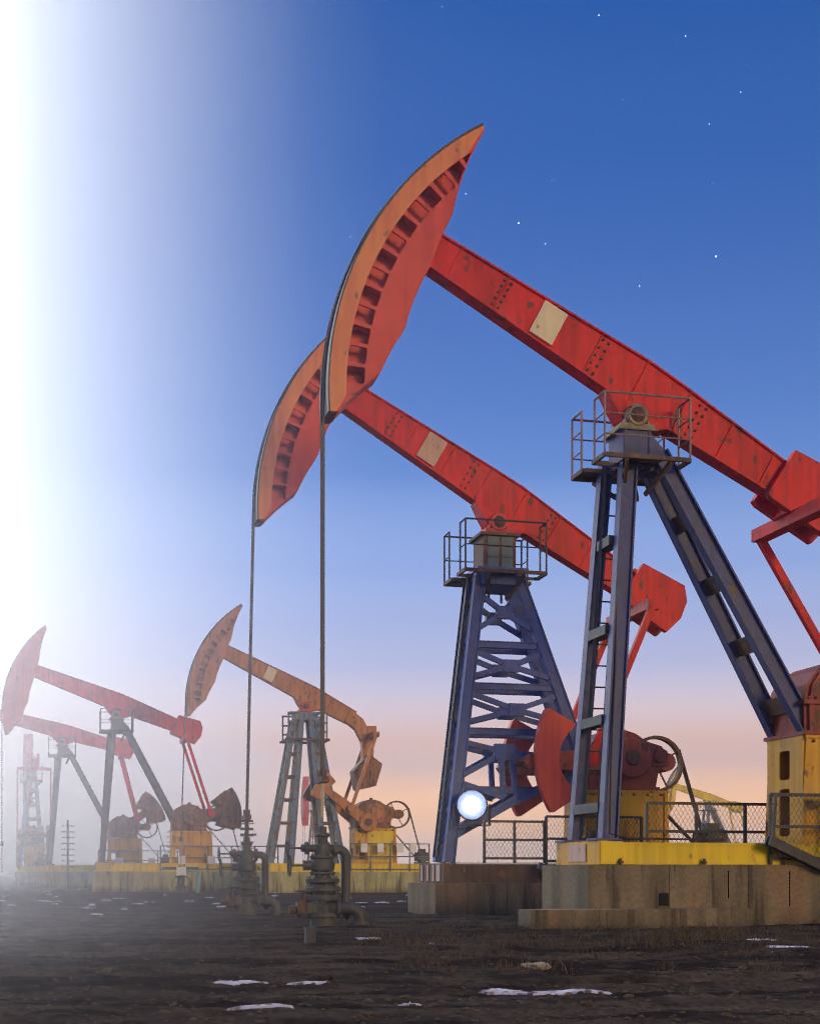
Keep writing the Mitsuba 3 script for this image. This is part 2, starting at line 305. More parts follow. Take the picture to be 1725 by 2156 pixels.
def rotor(phi, zb):
    """local frame of the walking beam: (u, w) -> (x, z), u towards the horse head."""
    c, s = math.cos(math.radians(phi)), math.sin(math.radians(phi))
    return lambda u, w: (-c * u + s * w, zb + s * u + c * w)
def beam_and_head(t, M, zb, R, phi, ub0, ub1, mats, half=31, tail_weight=True, detail=True, bw=.34):
    red, head, band, plate_mat = mats
    W = rotor(phi, zb)
    def up(poly):
        return Polygon([W(*p) for p in poly.exterior.coords], [[W(*p) for p in r.coords] for r in poly.interiors])
    # beam: an H girder, deepest over the post
    lo = lambda u: .16 + .12 * abs(u) / 4.2
    hi = lambda u: .98 - (.17 if u > 0 else .25) * abs(u) / 4.2
    us = np.linspace(ub0, ub1, 13)
    web = Polygon([(u, lo(u)) for u in us] + [(u, hi(u)) for u in us[::-1]])
    parts = [plate(up(web), -bw * .36, bw * .36)]
    for fn, o in ((lo, -.03), (hi, .03)):
        fl = Polygon([(u, fn(u) + min(o, 0)) for u in us] + [(u, fn(u) + max(o, 0)) for u in us[::-1]])
        parts.append(plate(up(fl), -bw / 2, bw / 2))
    if detail:
        for u in np.arange(ub0 + .5, ub1 - .2, .9):
            parts.append(plate(up(Polygon([(u - .012, lo(u)), (u + .012, lo(u)), (u + .012, hi(u)), (u - .012, hi(u))])), -bw * .47, bw * .47))
    b = obj('walking_beam', cat(*parts), red, t, M=M)
    sad = Polygon([(-.62, lo(0) - .03), (.62, lo(0) - .03), (.34, -.06), (.16, -.16), (-.16, -.16), (-.34, -.06)])
    obj('saddle_plate', plate(up(sad), -bw * .62, bw * .62), red, b, M=M)
    if detail and plate_mat:
        u0 = R * .385
        obj('name_plate', cat(*[plate(up(Polygon([(u0 - .22, lo(u0) + .04), (u0 + .22, lo(u0) + .04), (u0 + .22, hi(u0) - .04), (u0 - .22, hi(u0) - .04)])), *((-bw / 2 - .012, -bw * .36 - .001) if s < 0 else (bw * .36 + .001, bw / 2 + .012))) for s in (-1, 1)]), plate_mat, b, M=M, label='cream plate on the side of the beam')
    if detail and plate_mat:
        for u_ in (-1.0, 1.0, 2.9):
            obj('bolt_row', cat(*[cyl((*[W(u_ + .06 * i, w_)[0]], -bw * .36 - .035, W(u_ + .06 * i, w_)[1]), (W(u_ + .06 * i, w_)[0], -bw * .36 + .01, W(u_ + .06 * i, w_)[1]), .024, 6) for i in (-1, 1) for w_ in np.linspace(lo(u_) + .08, hi(u_) - .08, 5)]), 'rusty_steel', b, M=M, kind='stuff')
    # horse head: two cheek plates with a row of openings, curved front plate, ribs
    A = np.radians(np.linspace(-half - 1, half, 41))
    inner = np.interp(np.degrees(A), [-half - 1, -half + 7, -half + 18, half - 28, half - 16, half], [.12, .80, 1.08, 1.06, .84, .06]) * R / 5.2
    outp = [(R * math.cos(a), R * math.sin(a)) for a in A]; inp = [((R - k) * math.cos(a), (R - k) * math.sin(a)) for a, k in zip(A, inner)]
    cheek = Polygon(outp + inp[::-1])
    holes = []
    if detail:
        for a in np.radians(np.arange(-half + 6, half - 4, 3.9)):
            r = R - .42 * R / 5.2; hw, hh = .115, .10
            e, n_ = np.array([math.cos(a), math.sin(a)]), np.array([-math.sin(a), math.cos(a)])
            q = [tuple(e * (r + i * hw) + n_ * j * hh) for i, j in ((-1, -1), (1, -1), (1, 1), (-1, 1))]
            holes.append(Polygon(q).buffer(.03))
    ck = cheek
    for h_ in holes: ck = ck.difference(h_)
    strip = Polygon(outp + [((R - min(.27, k * .8)) * math.cos(a), (R - min(.27, k * .8)) * math.sin(a)) for a, k in zip(A, inner)][::-1])
    hw = .30
    hd = obj('horse_head', cat(*[plate(up(ck), s * hw - .02, s * hw + .02) for s in (-1, 1)]), head, t, M=M)
    obj('middle_web', plate(up(cheek.buffer(-.03)), -.05, .05), head, hd, M=M)
    obj('side_band', cat(*[plate(up(strip), *((-hw - .034, -hw - .0205) if s < 0 else (hw + .0205, hw + .034))) for s in (-1, 1)]), band, hd, M=M)
    Ao = A
    front = Polygon([((R + .03) * math.cos(a), (R + .03) * math.sin(a)) for a in Ao] + [((R + .002) * math.cos(a), (R + .002) * math.sin(a)) for a in Ao[::-1]])
    obj('front_plate', plate(up(front), -hw - .06, hw + .06), 'rope_steel' if detail else head, hd, M=M)
    back = Polygon([((R - k - .015) * math.cos(a), (R - k - .015) * math.sin(a)) for a, k in zip(A, inner)] + [((R - k + .012) * math.cos(a), (R - k + .012) * math.sin(a)) for a, k in zip(A, inner)][::-1]).buffer(0)
    obj('back_plate', plate(up(back) if back.geom_type == 'Polygon' else back, -hw + .021, hw - .021), head, hd, M=M)
    if detail:
        for a in np.radians(np.arange(-half + 8, half - 3, 7.8)):
            k = float(np.interp(a, A, inner))
            e, n_ = np.array([math.cos(a), math.sin(a)]), np.array([-math.sin(a), math.cos(a)])
            q = [tuple(e * (R - k * f_) + n_ * j * .012) for f_, j in ((.02, -1), (.97, -1), (.97, 1), (.02, 1))]
            obj('rib', plate(up(Polygon(q)), -hw + .021, hw - .021), head, hd, M=M)
    # tail
    if tail_weight:
        tw = Polygon([(ub0 - .05, .02), (ub0 + 1.15, .06), (ub0 + 1.25, .10), (ub0 + 1.15, 1.02), (ub0 + .1, 1.12), (ub0 - .12, .85), (ub0 - .18, .45)])
        tl = obj('tail_weight', cat(*[plate(up(tw), *((-bw / 2 - .16, -bw / 2 - .004) if s < 0 else (bw / 2 + .004, bw / 2 + .16))) for s in (-1, 1)]), red, t, M=M)
    return W, R
def wireline(t, M, zb, R, W, half, phi, zc, dx=0.0, lower='brass_rod', zrod=1.0, gap=.09):
    """two ropes over the head's front down to the carrier bar, then the polished rod."""
    A = np.radians(np.linspace(half, -min(half, phi), 20))
    for s in (-1, 1):
        pts = [(W((R + .05) * math.cos(a), (R + .05) * math.sin(a))[0], s * gap, W((R + .05) * math.cos(a), (R + .05) * math.sin(a))[1]) for a in A]
        pts.append((-(R + .05) + dx, s * gap, zc))
        obj('wire_rope', tube(pts, .02, 6), 'rope_steel', t, M=M)
    x = -(R + .05) + dx
    obj('carrier_bar', cat(bar((x, -.26, zc), (x, .26, zc), .12, .09), cyl((x, 0, zc - .05), (x, 0, zc + .16), .07, 10)), 'rusty_steel', t, M=M)
    obj('polished_rod', tube([(x, 0, zrod), (x, 0, zc - .04)], .022, 8), lower, t, M=M)

def gear(t, M, lx, zs, zp0, mats, yw=.62, sheave_y=.86, motor=(2.35, 1.62), half_w=.95, detail=True, slots=False):
    """pedestal, gearbox, cover, sheave, belts, motor."""
    ped, gb, cover = mats
    z1 = zs - .66
    prof = Polygon([(lx - half_w - .06, zp0), (lx + half_w + .02, zp0), (lx + half_w - .04, z1), (lx - half_w + .02, z1)])
    cut = prof
    for a, b in ((zp0 + .16, zp0 + .80), (z1 - .62, z1 - .26)) if slots else ((zp0 + .25, zp0 + .62),):
        cut = cut.difference(sbox(lx - half_w + .20, a, lx - half_w + .38, b).buffer(.05))
    ep = sbox(-yw + .002, zp0, yw - .002, z1)
    for a, b in ((zp0 + .18, zp0 + .88), (z1 - .66, z1 - .28)) if slots else ((zp0 + .25, zp0 + .62),): ep = ep.difference(sbox(-.12, a, .12, b).buffer(.06))
    ev, ef = plate(ep, -lx + half_w, -lx + half_w + .03)
    end_ = (np.stack([-ev[:, 1], ev[:, 0], ev[:, 2]], -1), ef)
    cut = prof if slots else cut
    p = obj('pedestal', cat(plate(cut, -yw - .03, -yw), plate(cut, yw, yw + .03), end_, plate(sbox(lx + half_w - .06, zp0, lx + half_w - .03, z1), -yw + .002, yw - .002),
                        box(lx - half_w, lx + half_w - .02, -yw - .07, yw + .07, z1 - .05, z1, .006)), ped[0], t, M=M)
    obj('side_panel', plate(sbox(lx - half_w + .58, zp0 + .08, lx + half_w - .16, z1 - .12), -yw - .055, -yw - .032), ped[1], p, M=M)
    if detail:
        obj('panel_rib', cat(*[box(x, x + .03, -yw - .085, -yw - .032, zp0 + .04, z1 - .06, .004) for x in (lx - half_w + .50, lx + half_w - .13)]), ped[0], p, M=M)
        obj('anchor_bolt', cat(*[cyl((x, -yw - .05, z1 - .075), (x, -yw - .05, z1 - .12), .03, 6) for x in np.linspace(lx - half_w + .15, lx + half_w - .2, 6)]), 'rusty_steel', p, M=M)
    sh = np.array([(-.95, -.66), (-.96, -.12), (-.90, .20), (-.74, .44), (-.45, .60), (-.1, .64), (.2, .55), (.42, .40), (.78, .30), (.86, .2), (.84, -.04), (.70, -.32), (.64, -.66)])
    g = obj('gearbox', cat(plate(Polygon([(lx + a, zs + b) for a, b in sh]), -yw, yw), plate(Polygon([(lx + a * .93, zs + b * .93) for a, b in sh]), -yw - .07, -yw - .001),
                           box(lx - 1.02, lx + .90, -yw - .12, yw + .12, zs - .14, zs - .07, .008), box(lx - 1.0, lx + .70, -yw - .10, yw + .10, zs - .655, zs - .59, .008)), gb, t, M=M)
    obj('bearing_cover', cat(stack((lx - .05, -yw - .07, zs), [(.46, -.06), (.46, .0)], 28, 1), stack((lx - .05, -yw - .13, zs), [(.30, -.05), (.36, .0)], 24, 1), stack((lx - .05, -yw - .13, zs), [(.17, -.10), (.17, .0)], 16, 1)), cover, g, 40, M=M)
    obj('shaft_boss', cat(stack((lx + .72, -yw - .07, zs + .08), [(.15, -.10), (.17, .02)], 16, 1), stack((lx + .44, -yw - .07, zs + .06), [(.18, -.04), (.2, .02)], 18, 1)), gb, g, 40, M=M)
    if detail:
        obj('bolt', cat(*[cyl((lx + x, -yw - .10, zs - .05), (lx + x, -yw - .10, zs - .01), .022, 6) for x in np.linspace(-.92, .82, 13)] + [cyl((lx - .05 + .4 * math.cos(a), -yw - .12, zs + .4 * math.sin(a)), (lx - .05 + .4 * math.cos(a), -yw - .155, zs + .4 * math.sin(a)), .025, 6) for a in np.arange(10) * .628]), gb, g, M=M)
        obj('breather', cat(cyl((lx - .1, 0, zs + .6), (lx - .1, 0, zs + .74), .08, 10), cyl((lx + .3, 0, zs + .48), (lx + .3, 0, zs + .58), .05, 8)), gb, g, M=M)
    obj('shaft_housing', cat(box(lx + .5, lx + 1.36, yw - .3, yw - .02, zs - .16, zs + .2, .03), stack((lx + 1.30, yw - .36, zs + .03), [(.2, -.04), (.22, .36)], 16, 1)), gb, g, M=M)
    sx, sz, sr = lx + 1.30, zs + .03, .64
    s_ = obj('sheave', cat(ring((sx, sz), sr - .07, sr, sheave_y - .09, sheave_y + .09), *[bar((sx, sheave_y, sz), (sx + (sr - .05) * math.cos(a), sheave_y, sz + (sr - .05) * math.sin(a)), .03, .035) for a in np.arange(4) * 1.5708 + .5], cyl((sx, yw, sz), (sx, sheave_y + .1, sz), .09, 12)), 'rusty_steel', t, M=M)
    mx, mz, mr = lx + motor[0], motor[1], .13
    d = np.array([mx - sx, mz - sz]); L = np.linalg.norm(d); n_ = np.array([-d[1], d[0]]) / L
    if n_[1] < 0: n_ = -n_
    for s in (1, -1):
        a = np.array([sx, sz]) + n_ * s * (sr + .01); b = np.array([mx, mz]) + n_ * s * (mr + .01)
        obj('drive_belt', bar((a[0], sheave_y, a[1]), (b[0], sheave_y, b[1]), .16, .03, up=(n_[0], 0, n_[1])), 'rubber', t, M=M)
    m = obj('motor', cat(cyl((mx, -.1, mz), (mx, .62, mz), .25, 20), box(mx - .3, mx + .3, -.08, .6, mz - .33, mz - .24), box(mx - .16, mx + .14, .1, .42, mz + .2, mz + .36), *[box(mx - .29, mx + .29, y, y + .012, mz - .2, mz + .2, .003) for y in np.arange(0, .56, .06)]), 'dark_steel', t, M=M)
    obj('motor_pulley', cyl((mx, sheave_y - .1, mz), (mx, sheave_y + .1, mz), mr, 16), 'rusty_steel', m, M=M)
    obj('motor_stand', cat(*[bar((mx + x, y, zp0), (mx + x, y, mz - .33), .08, .08) for x in (-.25, .25) for y in (0, .5)]), 'dark_steel', m, M=M)
def crank_set(t, M, lx, zs, ang, tail, mats, yw=.62, rpin=1.0, rw=(1.25, 2.35), spread=26, off=.28):
    """two cranks with sector weights, pitmans up to the equaliser on the tail. ang: direction in the x-z plane, degrees from +x."""
    arm, wt, pit = mats
    a = math.radians(ang); e = np.array([math.cos(a), math.sin(a)]); n_ = np.array([-e[1], e[0]])
    c0 = np.array([lx - .05, zs])
    y1 = yw + off
    eq = bar((tail[0], -y1 - .28, tail[1]), (tail[0], y1 + .28, tail[1]), .26, .22)
    obj('equalizer', cat(eq, box(tail[0] - .2, tail[0] + .2, -.25, .25, tail[1] + .08, tail[1] + .45)), pit, t, M=M)
    for s in (-1, 1):
        ya, yb = (s * y1 - .09, s * y1 + .09)
        q = [tuple(c0 + e * r + n_ * w) for r, w in ((-.28, -.22), (.3, -.26), (2.3, -.15), (2.4, 0), (2.3, .15), (.3, .26), (-.28, .22))]
        c_ = obj('crank', plate(Polygon(q), ya, yb), arm, t, M=M)
        th = np.radians(np.linspace(-spread, spread, 17)) + a
        sec = Polygon([tuple(c0 + rw[1] * np.array([math.cos(x), math.sin(x)])) for x in th] + [tuple(c0 + (rw[0] + .25 * math.cos((x - a) * 3)) * np.array([math.cos(x), math.sin(x)])) for x in th[::-1]]).buffer(-.06).buffer(.06)
        o = (ya - .20, ya - .003) if s < 0 else (yb + .003, yb + .20)
        obj('counterweight', cat(plate(sec, *o)), wt, c_, M=M)
        pin = c0 + e * rpin
        yp = s * (y1 + .24)
        obj('pitman', cat(bar((pin[0], yp, pin[1]), (tail[0], yp, tail[1]), .12, .14), cyl((pin[0], yp - .1, pin[1]), (pin[0], yp + .1, pin[1]), .17, 14)), pit, t, M=M)
        obj('crank_pin', cyl((pin[0], min(ya, yp), pin[1]), (pin[0], max(yb, yp), pin[1]), .09, 12), 'rusty_steel', c_, M=M)
    for sg in (-1, 1):
        h_ = obj('crank_hub', stack((c0[0], sg * (y1 + .095), c0[1]), [(.44, 0), (.40, .055)] if sg > 0 else [(.40, -.055), (.44, .0)], 28, 1), arm, t, 40, M=M)
        obj('shaft_end', stack((c0[0], sg * (y1 + .155), c0[1]), [(.17, 0), (.15, .05)] if sg > 0 else [(.15, -.05), (.17, 0)], 18, 1), 'rusty_steel', h_, 40, M=M)
    obj('crank_shaft', cyl((c0[0], -y1 - .1, c0[1]), (c0[0], y1 + .1, c0[1]), .13, 14), 'rusty_steel', t, M=M)
def saddle_bearing(t, M, zb, mat='bearing_iron'):
    b = obj('saddle_bearing', cat(stack((0, -.36, zb - .02), [(.17, 0), (.2, .03), (.2, .72), (.17, .75)], 20, 1), box(-.3, .3, -.34, .34, zb - .24, zb - .16), plate(Polygon([(-.26, zb - .17), (.26, zb - .17), (.14, zb + .05), (-.14, zb + .05)]), -.30, -.2), plate(Polygon([(-.26, zb - .17), (.26, zb - .17), (.14, zb + .05), (-.14, zb + .05)]), .2, .30)), mat, t, 40, M=M)
    obj('end_cap', cat(stack((0, -.40, zb - .02), [(.07, -.02), (.13, .035)], 16, 1), *[box(x - .035, x + .035, -.35, -.29, zb - .15, zb - .09, .006) for x in (-.14, .14)]), 'rusty_steel', b, 40, M=M)

def aframe(t, M, zb, zp, rear, mat, y0=.75, detail=True, ptop=.86, platform=True):
    """post of two front legs and a twin rear strut."""
    zt = zb - .72
    legs = []
    for s in (-1, 1):
        legs.append(obj('front_leg', hbeam((-.70, s * y0, zp), (-.15 if s < 0 else -.32, s * .30, zt), .21, .28 if s < 0 else .20, up=(1, 0, 0), t=.028, web=.10), mat, t, M=M))
        obj('foot_plate', box(-.98, -.42, s * y0 - .24, s * y0 + .24, zp, zp + .04), mat, legs[-1], M=M)
    for z in (zp + .55, zp + 2.0, zp + 3.5, zp + 5.0):
        k = (z - zp) / (zt - zp)
        x, y = -.70 + .46 * k, y0 - (y0 - .30) * k
        obj('cross_member', cat(bar((x - .04, -y + .12, z), (x - .04, y - .12, z), .22, .16)), mat if not detail else 'dark_steel', t, M=M)
    for s in (-1, 1):
        obj('rear_strut', hbeam((rear[0], s * .52, rear[1]), (.40, s * .28, zt + .10), .20, .29, up=(1, 0, .6), t=.028, web=.05), mat, t, M=M)
    for k in (.12, .34, .56, .78):
        p = np.array([rear[0], 0, rear[1]]) * (1 - k) + np.array([.42, 0, zt + .10]) * k
        y = .52 - .24 * k - .04
        obj('strut_stiffener', bar(p + [0, -y, 0], p + [0, y, 0], .30, .05, up=(1, 0, .6)), 'rusty_steel' if detail else mat, t, M=M)
    obj('post_head', cat(box(-.25, .25, -.32, .32, zt - .12, zb - .24, .02), plate(Polygon([(.25, zt - .2), (.62, zt - .12), (.62, zt + .05), (.27, zb - .3)]), -.27, .27), *[box(x, x + .03, -.345, .345, zt - .1, zb - .25, .004) for x in (-.24, .2)]), mat, t, M=M)
    obj('head_flange', box(-.34, .36, -.36, .36, zb - .27, zb - .235, .006), 'bearing_iron' if detail else mat, t, M=M)
    if platform:
        rig_platform(t, M, zt - .12, .75, .75, 1.02, 2 if detail else 1, 'rail_steel' if detail else mat)
    if detail:
        ladder(t, M, (-.60, .30, zp + .1), (-.29, .02, zt - .1), .27, .36, side=(1, 0, 0))

def skid(t, M, zp, z0, x0, x1, hw, mat, mat2, endplate=True):
    """base frame: two long girders, cross members and an end box."""
    b = obj('base_frame', cat(*[hbeam((x0 + .27, s * (hw - .1), (zp + z0) / 2), (x1, s * (hw - .1), (zp + z0) / 2), .2, zp - z0, t=.04, web=.16) for s in (-1, 1)], *[box(x, x + .2, -hw + .21, hw - .21, z0 + .02, zp - .02) for x in np.arange(x0 + 1.2, x1 - .3, 1.5)]), mat, t, M=M)
    obj('end_box', box(x0, x0 + .262, -hw, hw, z0, zp + .025, .012), mat2, b, M=M)
    obj('corner_plate', box(x0 + .03, x0 + .40, -hw - .02, -hw - .002, z0 + .003, zp + .015, .006), mat, b, M=M)
    if endplate: obj('end_plate', box(x0 - .02, x0 - .002, -.45 * hw, .35 * hw, z0 + .05, zp - .02, .004), 'pink_plate', b, M=M)
    return b

def mesh_panel(t, M, p, q, z0, z1, s=.085, r=.0045, mat='dark_steel'):
    """woven wire infill: crossing diagonal wires clipped to the panel."""
    p, q = np.array(p, float), np.array(q, float)
    L = np.linalg.norm(q - p); e = (q - p) / L; H = z1 - z0
    V, Fc = [], []
    for sg in (1, -1):
        for c in np.arange(-1.6 * H, L + 1.6 * H, s):
            # line x = c + sg * z*0.62
            a0, a1 = 0.0, H
            k = .62 * sg
            lo_, hi_ = sorted(((0 - c) / k, (L - c) / k))
            a0, a1 = max(a0, lo_), min(a1, hi_)
            if a1 - a0 < .03: continue
            P0 = np.array([*(p + e * (c + k * a0)), z0 + a0]); P1 = np.array([*(p + e * (c + k * a1)), z0 + a1])
            v, f = tube([P0, P1], r, 3)
            Fc.append(f + len(V) * 8); V.append(v)
    return obj('wire_mesh', (np.vstack(V), np.vstack(Fc)), mat, t, M=M, kind='stuff')
def fence(label, M, pts, z0, h, post_step=1.0, mesh=True, mat='dark_steel', group=None, mids=1, name='railing', boards=(), low=0.10):
    t = thing(name, label, 'railing', group)
    for p, q in zip(pts[:-1], pts[1:]):
        p3, q3 = np.array([*p, 0.]), np.array([*q, 0.])
        L = np.linalg.norm(q3 - p3); n = max(1, round(L / post_step))
        for k in range(n + 1 if (q == pts[-1]) else n):
            c = p3 + (q3 - p3) * k / n
            obj('post', bar(c + [0, 0, z0], c + [0, 0, z0 + h], .05, .05, up=(1, 0, 0)), mat, t, M=M)
        for z in [z0 + h] + [z0 + low + (h - low) * (k + 1) / (mids + 1) for k in range(mids)] + [z0 + low]:
            obj('rail', bar(p3 + [0, 0, z], q3 + [0, 0, z], .045, .05), mat, t, M=M)
        if mesh: mesh_panel(t, M, p, q, z0 + low, z0 + h)
    for (x, y, z, w, hh) in boards:
        obj('sign_board', box(x - w / 2, x + w / 2, y - .02, y - .008, z - hh / 2, z + hh / 2, .002), 'white_plate', t, M=M, label='blank white board hung on the railing')
    return t

def foundation(label, M, x0, x1, hw, z1, mat, step=1.45, group=None, gap=.012):
    t = thing('concrete_foundation', label, 'concrete foundation', group)
    n = max(1, round((x1 - x0) / step)); xs = np.linspace(x0, x1, n + 1)
    obj('core', box(x0 + .03, x1 - .03, -hw + .03, hw - .03, -.3, z1 - .03), mat, t, M=M)
    for a, b in zip(xs[:-1], xs[1:]):
        obj('block', box(a + gap / 2, b - gap / 2, -hw, hw, -.25, z1 + rng.uniform(-.004, .004), .016), mat, t, M=M)
    return t


# ------------------------------------------------------------------ pumpjack 1: nearest, two-legged post, red
M1 = local(14, 3.70, 24.0)
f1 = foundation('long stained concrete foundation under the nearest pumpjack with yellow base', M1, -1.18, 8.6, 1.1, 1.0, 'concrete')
obj('dark_drain_plate', box(.04, .20, -1.118, -1.102, .34, .54, .003), 'hole_and_joint_dark', f1, M=M1)  # near-black plate: the dark inside the drain hole is put into its colour
for x in (1.25, 2.35, 3.0, 3.55): obj('form_joint', box(x, x + .018, -1.106, -1.098, .32 if x > 1.4 else .45, .90, .002), 'hole_and_joint_dark', f1, M=M1)
for x in np.arange(-.6, 8.2, 1.45): obj('anchor_bolt', cat(cyl((x, -1.06, .98), (x, -1.06, 1.10), .025, 8), cyl((x, -1.06, 1.02), (x, -1.06, 1.06), .05, 6)), 'rusty_steel', f1, M=M1)
t = thing('concrete_kerb', 'low pale concrete step along the foot of the nearest foundation', 'concrete step')
for a, b in zip(np.linspace(-2.35, 1.35, 4)[:-1], np.linspace(-2.35, 1.35, 4)[1:]):
    obj('block', box(a + .005, b - .005, -1.75, -1.12, -.25, .30, .02), 'concrete', t, M=M1)
p1 = thing('pumpjack', 'nearest and largest red pumpjack, on a dark blue two-legged post with twin rear strut', 'pumpjack')
Z1 = 8.50
skid(p1, M1, 1.36, 1.005, -.95, 8.4, 1.0, 'yellow_paint', 'ochre_paint')
aframe(p1, M1, Z1, 1.39, (3.08, 3.20), 'blue_paint')
saddle_bearing(p1, M1, Z1)
obj('power_cable', tube([(-.30, -.34, 7.4), (-.45, -.50, 5.5), (-.52, -.62, 4.2), (-.66, -.78, 2.6), (-.74, -.93, 1.5), (-.5, -1.06, 1.42), (1.2, -1.06, 1.41)], .016, 6), 'rubber', p1, M=M1)
W, R = beam_and_head(p1, M1, Z1, 5.20, 28, -3.9, 4.25, ('red_paint', 'orange_red_paint', 'amber_paint', 'cream_plate'))
wireline(p1, M1, Z1, R, W, 31, 28, 2.35, zrod=1.75)
gear(p1, M1, 3.85, 3.86, 1.38, (('ochre_paint', 'yellow_paint'), 'gearbox_red', 'gearbox_red'), slots=True)
tx, tz = W(-3.35, .05)
crank_set(p1, M1, 3.85, 3.86, 28, (tx, tz), ('red_paint', 'red_paint', 'red_paint'))

# ------------------------------------------------------------------ pumpjack 2: lattice tower
M2 = local(14, 1.80, 30.4)
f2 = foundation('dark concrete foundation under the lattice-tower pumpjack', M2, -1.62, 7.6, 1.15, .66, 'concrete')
p2 = thing('pumpjack', 'red pumpjack on a blue lattice tower with cross bracing and a caged platform', 'pumpjack')
Z2 = 8.30
sk = obj('base_frame', cat(*[hbeam((-1.12, s * .85, .86), (7.2, s * .85, .86), .2, .38, t=.04, web=.16) for s in (-1, 1)], *[box(x, x + .2, -.74, .74, .68, 1.04) for x in np.arange(.4, 7, 1.5)]), 'rusty_steel', p2, M=M2)
obj('end_box', box(-1.40, -1.125, -1.0, 1.0, .668, 1.07), 'rusty_steel', sk, M=M2)
for y in (-.8, -.33, .14, .62): obj('end_plate', box(-1.425, -1.403, y, y + (.14 if y > -.5 else .3), .70, 1.04, .004), 'pink_plate', sk, M=M2)
LX = lambda z: (-1.12 + .70 * (z - 1.09) / 6.1, 2.70 - 2.32 * (z - 1.09) / 6.1)     # front and rear leg x at height z
YT = .38
for s in (-1, 1):
    for k in (0, 1):
        lg = obj('tower_leg', hbeam((LX(1.09)[k], s * YT, 1.09), (LX(7.15)[k], s * YT * .9, 7.15), .20, .24, up=(1, 0, 0), t=.03, web=.14), 'lattice_blue', p2, M=M2)
    lev = lambda a, z: (LX(z)[0] * (1 - a) + LX(z)[1] * a, s * YT, z)
    for z in (2.62, 3.85, 4.80, 5.68): obj('tower_girt', hbeam(lev(0, z), lev(1, z), .10, .14, t=.02, web=.04), 'lattice_blue', p2, M=M2)
    def brace(a, b, w=.11): obj('tower_brace', bar(a, b, .08, w), 'lattice_blue', p2, M=M2)
    def gusset(c, w=.34, h=.26): obj('gusset_plate', box(c[0] - w / 2, c[0] + w / 2, s * YT - .065, s * YT + .065, c[2] - h / 2, c[2] + h / 2, .01), 'lattice_blue', p2, M=M2)
    for z0_, z1_, zc in ((6.75, 5.95, 6.36), (5.55, 4.98, 5.24), (4.66, 4.02, 4.32)):
        c = lev(.5, zc)
        for a in (0, 1):
            for z in (z0_, z1_): brace(lev(a, z), c)
        gusset(c)
    c = lev(.36, 3.42); gusset(c, .46, .34)
    brace(lev(0, 3.62), c); brace(c, lev(1, 3.28)); brace(lev(0, 2.86), c)
    c2 = lev(.33, 2.46); c3 = lev(.42, 2.42)
    brace((c[0] - .08, c[1], c[2]), c2); brace((c[0] + .14, c[1], c[2]), c3)
    brace(lev(0, 2.78), c2); brace(lev(0, 1.62), c3, .17); brace(c3, lev(1, 3.0), .17)
for k in (0,):                                                         # lacing on the end face
    for i, z in enumerate(np.arange(1.5, 7.0, .42)):
        sgn = 1 if i % 2 else -1
        obj('lacing_bar', bar((LX(z)[k], -sgn * YT * .9, z), (LX(z + .42)[k], sgn * YT * .9, z + .42), .05, .05), 'rusty_steel' if i % 3 == 0 else 'lattice_blue', p2, M=M2)
obj('tower_cap', cat(box(-.44, .42, -.56, .56, 6.92, 7.16, .012), box(-.56, .56, -.62, .62, 7.20, 7.27, .008)), 'lattice_blue', p2, M=M2)
dr_ = obj('post_head', cat(box(-.36, .36, -.36, .36, 7.28, 7.98, .01), box(-.44, .44, -.44, .44, 7.98, 8.04, .006)), 'rusty_steel', p2, M=M2)
for x in (-.27, .04): obj('panel', cat(*[box(x, x + .25, -.375, -.362, z, z + .2, .004) for z in (7.32, 7.54, 7.76)]), 'teal_panel', dr_, M=M2)
saddle_bearing(p2, M2, Z2, 'orange_red_paint')
rig_platform(p2, M2, 7.14, .88, .82, 1.05, 1, 'dark_steel', .42)
ladder(p2, M2, (-1.30, 0, 1.2), (-.62, 0, 7.1), .30, .33)
W, R = beam_and_head(p2, M2, Z2, 5.10, 30, -4.35, 4.15, ('red_paint', 'orange_red_paint', 'amber_paint', 'pink_plate'), 32)
wireline(p2, M2, Z2, R, W, 32, 30, 2.0, -.14, zrod=1.15)
gear(p2, M2, 2.78, 3.30, 1.09, (('ochre_paint', 'ochre_paint'), 'gearbox_red', 'gearbox_red'))
tx, tz = W(-3.6, .05)
crank_set(p2, M2, 2.78, 3.30, 183, (tx, tz), ('gearbox_red', 'orange_red_paint', 'red_paint'), rw=(1.45, 2.2), spread=30)

# ------------------------------------------------------------------ pumpjack 3: orange, trestle of ladder legs
M3 = local(14, -4.73, 64.0)
foundation('pale green-grey concrete foundation under the orange pumpjack', M3, -1.9, 5.6, 1.2, .93, 'pale_concrete')
p3 = thing('pumpjack', 'weathered orange pumpjack on a trestle of four ladder-like legs', 'pumpjack')
Z3 = 8.35
skid(p3, M3, 1.30, .935, -1.75, 5.4, 1.0, 'yellow_paint', 'pale_concrete', False)
for s in (-1, 1):
    for (xa, xb, xt, xu) in ((-1.62, -.72, -.52, -.20), (.78, 1.62, .22, .50)):
        for a, b in ((xa, xt), (xb, xu)):
            obj('trestle_leg', hbeam((a, s * .75, 1.31), (b, s * .38, 7.75), .20, .22, up=(1, 0, 0), t=.03, web=.12), 'weathered_blue', p3, M=M3)
        for k in (.12, .28, .44, .60, .76):
            obj('trestle_rung', bar((xa + (xt - xa) * k, s * (.75 - .37 * k), 1.31 + 6.44 * k), (xb + (xu - xb) * k, s * (.75 - .37 * k), 1.31 + 6.44 * k), .12, .10), 'rusty_steel', p3, M=M3)
obj('post_head', cat(box(-.50, .52, -.5, .5, 7.70, 8.02, .012), box(-.7, .7, -.44, .44, 8.02, 8.08)), 'weathered_blue', p3, M=M3)
